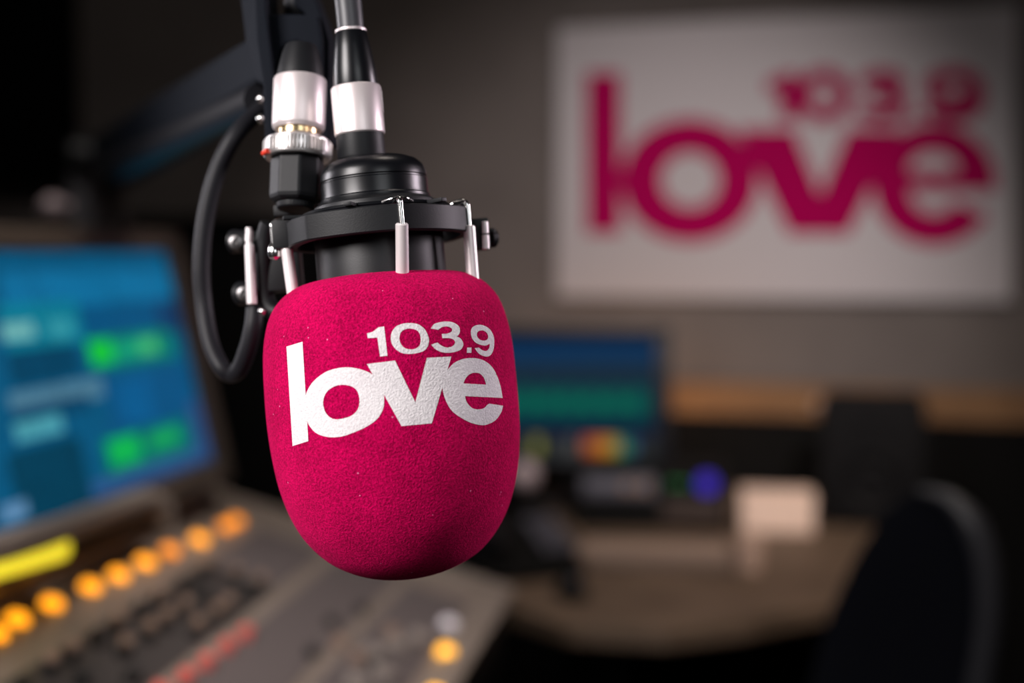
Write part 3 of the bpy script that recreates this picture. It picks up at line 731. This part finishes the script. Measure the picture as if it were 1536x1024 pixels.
# e as outer ring minus counter minus mouth
def e_shape(cx, cy, RX, RY, rx, ry):
    out = arcs(cx, cy, RX, RY, 6, -330, 70)             # stops at 30 deg (lower right)
    inn = arcs(cx, cy, rx, ry, 36, 165, 16)
    inn = [(x, min(y, cy + ry)) for x, y in inn]
    return out + inn[:] + [(cx - rx * .96, cy + 18)]
E = e_shape(1240, 590, 198, 196, 80, 92)
Eh = arcs(1238, 548, 78, 62, 0, -180, 20); Eh = [(x, y) for x, y in Eh]
sign_letters('word_lettering', 'magenta word love', [
    ([(128, 232), (238, 232), (238, 746), (128, 746)], []),
    (ell(458, 577, 220, 198), [ell(460, 576, 92, 87)]),
    ([(612, 412), (792, 412), (876, 618), (962, 412), (1134, 412), (966, 748), (776, 748)], []),
    (E, [Eh])])
sign_letters('number_lettering', 'magenta number 103.9', [
    ([(704, 256), (738, 248), (758, 232), (804, 232), (804, 384), (744, 384), (744, 300), (704, 300)], []),
    (ell(888, 306, 92, 88), [ell(888, 306, 36, 40)]),
    (fatten([(x, y) for x, y in smooth_loop([(1000, 268, K), (1020, 240), (1072, 228), (1125, 238), (1142, 265), (1130, 292), (1118, 300, K), (1148, 322), (1148, 352), (1120, 380), (1070, 388), (1018, 378), (996, 350, K), (1034, 338, K), (1068, 358), (1104, 345), (1098, 322), (1048, 316, K), (1048, 288, K), (1092, 282), (1096, 266), (1068, 256), (1036, 276, K)])], 7), []),
    ([(1166, 356), (1196, 356), (1196, 386), (1166, 386)], []),
    (fatten([(x, y) for x, y in smooth_loop([(1212, 285), (1230, 240), (1300, 222), (1370, 240), (1396, 300), (1376, 365), (1300, 388), (1228, 372), (1215, 348, K), (1262, 338, K), (1300, 354), (1340, 345), (1352, 325, K), (1300, 342), (1238, 328)])], 6), [ell(1300, 284, 38, 22)])])

# black acoustic panel high on the back wall at far left
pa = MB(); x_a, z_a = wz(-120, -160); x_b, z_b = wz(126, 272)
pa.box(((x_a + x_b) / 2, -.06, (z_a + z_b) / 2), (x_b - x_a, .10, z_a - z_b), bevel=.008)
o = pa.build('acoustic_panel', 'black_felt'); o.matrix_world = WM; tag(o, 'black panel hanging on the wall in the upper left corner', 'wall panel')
# black equipment cabinet
q0 = P(188, 322, 2.75); q1 = P(470, 322, 2.75)
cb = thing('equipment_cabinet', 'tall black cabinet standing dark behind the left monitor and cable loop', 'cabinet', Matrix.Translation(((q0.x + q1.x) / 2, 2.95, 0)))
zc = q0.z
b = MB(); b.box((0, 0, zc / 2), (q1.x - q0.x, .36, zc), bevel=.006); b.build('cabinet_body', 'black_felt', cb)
for z_ in (zc * .3, zc * .75):
    b = MB(); b.box((0, -.187, z_), (q1.x - q0.x - .04, .014, zc * .42), bevel=.003); dr = b.build('cabinet_door', 'black_panel', cb)
    b = MB(); b.box((.12, -.205, z_), (.012, .014, .12), bevel=.003); b.build('handle', 'matte_black', dr)
q0 = P(-120, 345, 2.7); q1 = P(105, 345, 2.7)
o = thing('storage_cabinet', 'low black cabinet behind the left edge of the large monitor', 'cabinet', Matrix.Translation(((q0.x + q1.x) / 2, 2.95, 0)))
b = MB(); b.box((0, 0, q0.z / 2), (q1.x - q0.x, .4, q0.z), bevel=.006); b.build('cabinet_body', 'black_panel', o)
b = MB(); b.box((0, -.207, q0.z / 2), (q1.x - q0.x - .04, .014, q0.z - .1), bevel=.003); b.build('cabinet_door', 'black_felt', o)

# ================================================================== BACK DESK
DM = WM
dz = .75
qa = zplane(980, 952, dz); ql = WM.inverted() @ qa
yf = ql.y
dk = thing('desk', 'brown desk along the back wall below the sign', 'desk', WM @ Matrix.Translation((.2, yf / 2, 0)))
b = MB(); DI = dk.matrix_world.inverted(); hh = -yf / 2
fr_ = [DI @ zplane(x, y, dz - .0) for x, y in ((725, 835), (755, 905), (850, 936), (1000, 944), (1120, 930), (1240, 906), (1340, 885))]
xl, xr = fr_[0].x, fr_[-1].x + .03
poly = [Vector((p.x, p.y, dz - .03)) for p in fr_] + [Vector((xr, hh - .03, dz - .03)), Vector((xl - .02, hh - .03, dz - .03))]
b.prism(poly, (0, 0, .03)); b.build('desk_top', 'desk_wood', dk, smooth=False, bevel=.004)
for x, y in ((xl + .06, hh - .1), (xr - .1, hh - .1), (xl + .2, -hh + .3), (xr - .1, -hh + .3)):
    b = MB(); b.box((x, y, (dz - .03) / 2), (.05, .05, dz - .03), bevel=.003); b.build('leg', 'matte_black', dk)
b = MB(); b.box(((xl + xr) / 2, hh - .06, .40), (xr - xl - .05, .02, .6)); b.build('modesty_panel', 'black_panel', dk)

def on_desk(px, py): return zplane(px, py, dz) + Vector((0, 0, .0012))
def deskthing(name, label, cat, px, py, yaw=-17.1, group=None):
    p = on_desk(px, py); return thing(name, label, cat, Matrix.Translation(p) @ Matrix.Rotation(math.radians(yaw), 4, 'Z'), group), p

# second monitor
D2 = 2.80
zb = P(900, 697, D2).z; ztop = P(900, 490, D2).z; lx = P(735, 590, D2).x; rx_ = P(1005, 590, D2).x
w2 = rx_ - lx; h2 = ztop - zb
pc = P(870, 590, D2)
m2 = thing('computer_monitor', 'dark framed monitor on the back desk right of the windscreen with green waveform', 'monitor', Matrix.Translation((pc.x, pc.y, zb)) @ Matrix.Rotation(math.radians(-4), 4, 'Z'))
b = MB(); b.box((0, .016, h2 / 2), (w2, .03, h2), bevel=.006); b.build('shell', 'dark_bezel', m2)
b = MB()
for c, s_ in (((-w2 / 2 + .009, -.004, h2 / 2), (.018, .016, h2)), ((w2 / 2 - .015, -.004, h2 / 2), (.03, .016, h2)), ((0, -.004, h2 - .009), (w2, .016, .018)), ((0, -.004, .005), (w2, .016, .01))): b.box(c, s_, bevel=.003)
b.build('bezel', 'dark_bezel', m2)
sw2, sh2 = w2 - .034, h2 - .026
ics = [(.075, (150, 150, 60)), (.145, (90, 90, 90)), (.175, (190, 95, 60)), (.192, (215, 110, 40)), (.209, (220, 150, 50)), (.226, (190, 150, 50)), (.243, (60, 150, 110)), (.262, (40, 90, 120))]
def paint2(u, v):
    fu, fv = u / sw2, v / sh2
    return tuple(c * .62 for c in paint2b(u, v, fu, fv)[:3]) + (1,)
def paint2b(u, v, fu, fv):
    if fv < .19:
        for cu, cc in ics:
            if abs(u - cu) < .0085 and .03 < fv < .16: return srgb(*[min(255, int(x * 1.0)) for x in cc])
        return srgb(48, 52, 54)
    if fv < .30: return srgb(5, 30, 62)
    if fv < .58:
        a = abs(math.sin(u * 230) * math.sin(u * 71 + 1)) * .11 + .03
        if abs(fv - .45) < a and fu < .9: return srgb(4, 112, 92)
        return srgb(6, 62, 78)
    if fv < .78: return srgb(38, 62, 82) if int(v / .006) % 2 else srgb(20, 46, 66)
    if fv < .93: return srgb(10, 60, 104)
    return srgb(6, 34, 60)
sc2 = screen_mesh('screen', sw2, sh2, 160, 60, paint2, m2, 0)
sc2.matrix_local = Matrix.Translation((-sw2 / 2, -.0135 + .0125, .012)) @ Matrix.Rotation(PI / 2, 4, 'X')
sc2['label'] = 'lit screen with green waveform and coloured icons'
b = MB(); b.box((0, .045, (dz - zb) / 2 + .03), (.05, .02, abs(zb - dz) + .06), bevel=.004); b.box((0, .03, dz - zb + .006), (.2, .15, .012), bevel=.004); b.build('stand', 'matte_black', m2)

# audio rack unit
t, p = deskthing('audio_rack_unit', 'black rack unit with grey face and blue lamp below the back monitor', 'audio equipment', 978, 795, -6)
b = MB(); b.box((0, .07, .055), (.27, .14, .11), bevel=.005); b.build('case', 'black_panel', t)
b = MB(); b.box((-.06, -.003, .078), (.13, .008, .036), bevel=.001); b.build('face_plate', 'grey_panel', t)
b = MB(); b.box((.072, -.003, .035), (.11, .008, .04), bevel=.001); b.build('lower_plate', 'dark_red_panel', t)
b = MB(); b.cyl((.098, 0, .086), (.098, -.012, .086), .018, .017, 32, bev=.002); o = b.build('lamp', 'blue_lamp', t); o['label'] = 'round blue lamp'
for k in range(3):
    b = MB(); b.cyl((.035 + .012 * k, 0, .085), (.035 + .012 * k, -.008, .085), .004, .004, 12); b.build('indicator_light', 'green_led', t)
for k in range(4):
    b = MB(); b.cyl((-.105 + .03 * k, -.006, .078), (-.105 + .03 * k, -.02, .078), .009, .008, 20, bev=.001); b.build('knob', 'brown_knob' if k in (2, 3) else 'grey_panel', t)
# cream box and small box
t, p = deskthing('cream_box', 'cream box standing on the brown desk beside the black loudspeaker', 'box', 1166, 801, -8)
b = MB(); b.box((0, .05, .029), (.128, .1, .058), bevel=.004); b.build('box_body', 'cream', t); b = MB(); b.box((0, .05, .062), (.131, .104, .010), bevel=.003); b.build('lid', 'cream', t)
t = MB(); p = on_desk(1124, 858); t.cyl((0, 0, 0), (0, 0, .055), .019, .022, 28, bev=.002)
o = t.build('paper_cup', 'beige'); o.location = p; tag(o, 'small beige cup in front of the cream box', 'cup')
# keyboard
t, p = deskthing('keyboard', 'brownish keyboard lying on the desk in front of the rack unit', 'keyboard', 978, 858, -8)
b = MB(); b.box((0, .07, .009), (.25, .13, .018), bevel=.003); b.build('keyboard_case', 'keyboard', t)
kb = MB(); kb.box((0, 0, 0), (.0145, .0175, .008), bevel=.0015); k0 = kb.build('key', 'key', t)
for j in range(5):
    for i in range(14):
        k = k0 if (i == 0 and j == 0) else k0.copy()
        if k is not k0: COL.objects.link(k)
        k.parent = t; k.location = (-.11 + i * .0169, .025 + j * .022, .021)
# loudspeaker on desk
t, p = deskthing('loudspeaker', 'black loudspeaker standing on the desk left of the chair back', 'loudspeaker', 1306, 793, -14)
b = MB(); b.box((0, .09, .118), (.19, .17, .236), bevel=.02); b.build('cabinet', 'speaker', t)
b = MB(); b.lathe([(0, .004), (.02, .003), (.03, -.006), (.052, .006), (.058, .004), (.058, -.004), (0, -.004)], Matrix.Translation((0, .003, .085)) @ Matrix.Rotation(PI / 2, 4, 'X'), 40); b.build('woofer', 'cone', t)
b = MB(); b.lathe([(0, .005), (.012, .003), (.024, .005), (.026, -.004), (0, -.004)], Matrix.Translation((0, .003, .18)) @ Matrix.Rotation(PI / 2, 4, 'X'), 32); b.build('tweeter', 'cone', t)
b = MB(); b.sphere((0, 0, .014), .018, (1, 1, .8)); o = b.build('round_knob', 'beige'); 
pk = P(1240, 618, 3.0); q = WM.inverted() @ pk
o.matrix_world = WM @ Matrix.Translation((wz(1232, 606)[0], -.03, wz(1232, 606)[1] - .014)); o['label'] = 'pale round knob fixed on the wood wall rail above the loudspeaker'; o['category'] = 'knob'
# desk telephone / headphones dark shapes
t, p = deskthing('desk_telephone', 'black desk telephone partly hidden behind the windscreen', 'telephone', 783, 858, 20)
b = MB(); b.prism([(-.09, -.07, 0), (-.09, .12, 0), (-.09, .12, .075), (-.09, -.07, .02)], (.17, 0, 0)); b.build('telephone_body', 'black_panel', t, smooth=False, bevel=.006)
b = MB(); b.tube(spline([Vector((-.06, -.055, .045)), Vector((-.06, 0, .085)), Vector((-.06, .09, .115)), Vector((-.06, .12, .105))], 6), .018, 16); b.build('handset', 'gloss_black', t)
b = MB()
for i in range(3):
    for j in range(4): b.box((.03 + i * .02, -.03 + j * .028, .042 + j * .0083), (.013, .018, .008), Matrix.Rotation(.28, 3, 'X'), bevel=.001)
b.build('keypad', 'grey_panel', t)
t, p = deskthing('computer_mouse', 'small dark mouse with a grey top right of the telephone', 'mouse', 857, 893, 10)
b = MB(); b.sphere((0, 0, .0), .03, (.8, 1.4, .9)); bmesh.ops.bisect_plane(b.bm, geom=list(b.bm.verts) + list(b.bm.edges) + list(b.bm.faces), plane_co=(0, 0, 0), plane_no=(0, 0, 1), clear_inner=True); b.build('mouse_shell', 'black_panel', t)
b = MB(); b.cyl((-.003, -.02, .024), (.003, -.02, .024), .007, .007, 16); b.build('scroll_wheel', 'grey_panel', t)
p = P(787, 712, 2.45)
t = thing('desk_lamp', 'small black lamp with a pale round head at the windscreen right edge', 'lamp', Matrix.Translation((p.x, p.y, dz)))
b = MB(); b.cyl((0, 0, 0), (0, 0, .012), .05, .045, 32, bev=.002); b.build('base', 'matte_black', t)
b = MB(); b.tube([(0, 0, 0), (.0, 0, p.z - dz - .02)], .006, 12); b.build('pole', 'matte_black', t)
b = MB(); b.sphere((0, 0, p.z - dz), .026); b.build('lamp_head', 'light_spot', t)  # head does not emit; its pale colour stands in for a glow

# ================================================================== CHAIR
yawc = math.radians(-28)
cx_ = Vector((math.cos(yawc), math.sin(yawc), 0)); cz_ = (Vector((0, 0, 1)) + Vector((-math.sin(yawc), math.cos(yawc), 0)) * -.10).normalized(); cy_ = cz_.cross(cx_)
pc = P(1380, 900, 1.60)
CH = frame(Vector((pc.x, pc.y, 0)), cx_, cz_.cross(cx_), cz_); ch = thing('office_chair', 'black office chair with grey back rim in the lower right corner', 'chair', Matrix.Translation((pc.x, pc.y, 0)))
CHI = ch.matrix_world.inverted()
def cpt(px, py, off=0):
    p = hit(px, py, pc, cy_); 
    dx = (p - pc).dot(cx_); 
    return CHI @ (p + cy_ * (off - 1.2 * dx * dx))
outer = smooth_loop([(1396, 728), (1440, 738), (1474, 770), (1495, 815), (1503, 870), (1502, 930), (1490, 1010), (1470, 1120), (1430, 1230), (1340, 1270), (1240, 1240), (1205, 1150), (1214, 1040), (1232, 960), (1256, 890), (1292, 815), (1336, 756), (1366, 734)], 4)
cc_ = Vector((1365, 960))
b = MB(); n = len(outer); vs = []; fs = []; RG = 8
for side in (-1, 1):
    base_i = len(vs)
    for r_ in range(RG + 1):
        for p_ in outer:
            q = cc_.lerp(p_, r_ / RG * .97 + .001); vs.append(cpt(q[0], q[1], side * .012 * (1 - (r_ / RG) ** 4 * .7)))
    for r_ in range(RG):
        for k in range(n):
            k2 = (k + 1) % n; i0 = base_i + r_ * n; i1 = i0 + n
            fs.append([i0 + k, i0 + k2, i1 + k2, i1 + k] if side > 0 else [i0 + k, i1 + k, i1 + k2, i0 + k2])
m_ = (RG + 1) * n
for k in range(n): fs.append([RG * n + k, m_ + RG * n + k, m_ + RG * n + (k + 1) % n, RG * n + (k + 1) % n])
b._add(vs, fs); b.build('backrest', 'chair_mesh', ch, sharp=60)
b = MB(); rimp = [p_ for p_ in outer[:44]]; b.tube([cpt(p_[0] - 16, p_[1] + 6, -.006) for p_ in rimp], lambda t: .004 + .0115 * min(1, t * 5), 14); b.build('back_rim', 'chair_frame', ch)
fwd = Vector((-cy_.x, -cy_.y, 0)).normalized()
sc_ = fwd * .26 + Vector((0, 0, .47)); RZ = Matrix.Rotation(yawc, 3, 'Z')
b = MB(); b.box(sc_, (.46, .46, .08), RZ, bevel=.03); b.build('seat', 'chair_mesh', ch, sharp=60)
b = MB(); b.tube([sc_ + Vector((0, 0, -.02)), Vector((0, 0, .50)), CHI @ (P(1350, 1150, 1.61))], .02, 14); b.build('back_support', 'chair_frame', ch)
ctr = fwd * .26
b = MB(); b.cyl(ctr + Vector((0, 0, .08)), ctr + Vector((0, 0, .44)), .028, .022, 24); b.build('gas_column', 'chair_frame', ch)
b = MB()
for k in range(5):
    a = 2 * PI * k / 5; d = Vector((math.cos(a), math.sin(a), 0)); b.tube([ctr + Vector((0, 0, .09)), ctr + d * .29 + Vector((0, 0, .065))], .018, 12)
b.build('star_base', 'chair_frame', ch)
for k in range(5):
    a = 2 * PI * k / 5; d = Vector((math.cos(a), math.sin(a), 0)); t_ = d.cross(ZV); b = MB(); c = ctr + d * .29 + Vector((0, 0, .028)); b.cyl(c - t_ * .012, c + t_ * .012, .028, .028, 20); b.build('castor', 'matte_black', ch)

# ================================================================== LIGHTS
def area(name, loc_, target, size, energy, col, size_y=None, spread=None):
    l = bpy.data.lights.new(name, 'AREA'); l.energy = energy; l.color = col; l.size = size
    if size_y: l.shape = 'RECTANGLE'; l.size_y = size_y
    if spread: l.spread = math.radians(spread)
    o = bpy.data.objects.new(name, l); COL.objects.link(o); o.location = loc_
    o.rotation_euler = (Vector(target) - Vector(loc_)).to_track_quat('-Z', 'Y').to_euler(); return o
def spot(name, loc_, target, energy, col, angle, blend, radius=.05):
    l = bpy.data.lights.new(name, 'SPOT'); l.energy = energy; l.color = col; l.spot_size = math.radians(angle); l.spot_blend = blend; l.shadow_soft_size = radius
    o = bpy.data.objects.new(name, l); COL.objects.link(o); o.location = loc_
    o.rotation_euler = (Vector(target) - Vector(loc_)).to_track_quat('-Z', 'Y').to_euler(); return o
mp = MC
area('key_softbox', (-.80, -.10, 1.72), mp + Vector((0, 0, .02)), .5, 3.5, (1, .94, .93), spread=70)
area('rim_left', (-1.0, 1.0, 1.45), mp, .3, .55, (1, .95, 1), spread=70)
area('rim_right', (.75, .85, 1.45), mp, .25, .75, (1, .85, .95), spread=70)
area('front_fill', (.35, -.4, 1.7), mp, .5, .28, (.95, .97, 1), spread=60)
area('console_fill', (.1, 1.1, 2.6), (-.2, 1.3, .85), .5, 2.9, (1, .88, .80), spread=55)  # unseen overhead fill, added to brighten the console
area('desk_fill', (1.0, 1.3, 2.55), (.62, 2.3, .78), .3, 2.0, (1, .82, .68), spread=50)  # unseen fill, added to light front faces on the desk
spot('sign_spot', (.5, .1, 2.35), (.25, 3.1, 1.07), 190, (1, .89, .86), 33, 1.0)
pr = WM @ Vector((.15, -.22, .90))
area('warm_strip', pr, WM @ Vector((.15, 0, 1.0)), .5, .26, (1, .5, .2), .03)
area('left_back_fill', (-.75, 1.15, 2.6), (-.62, 2.3, 1.1), .4, 2.6, (1, .92, .86), spread=120)  # unseen fill, added to lift the dark left wall and arm post
w = bpy.data.worlds.new('world'); SC.world = w; w.use_nodes = True
w.node_tree.nodes['Background'].inputs[0].default_value = (.02, .02, .025, 1); w.node_tree.nodes['Background'].inputs[1].default_value = .3

SC.view_settings.view_transform = 'Standard'; SC.view_settings.look = 'None'; SC.view_settings.gamma = 1
SC.view_settings.use_curve_mapping = False; SC.view_settings.exposure = 0
SC.cycles.use_denoising = True
SC.cycles.max_bounces = 8
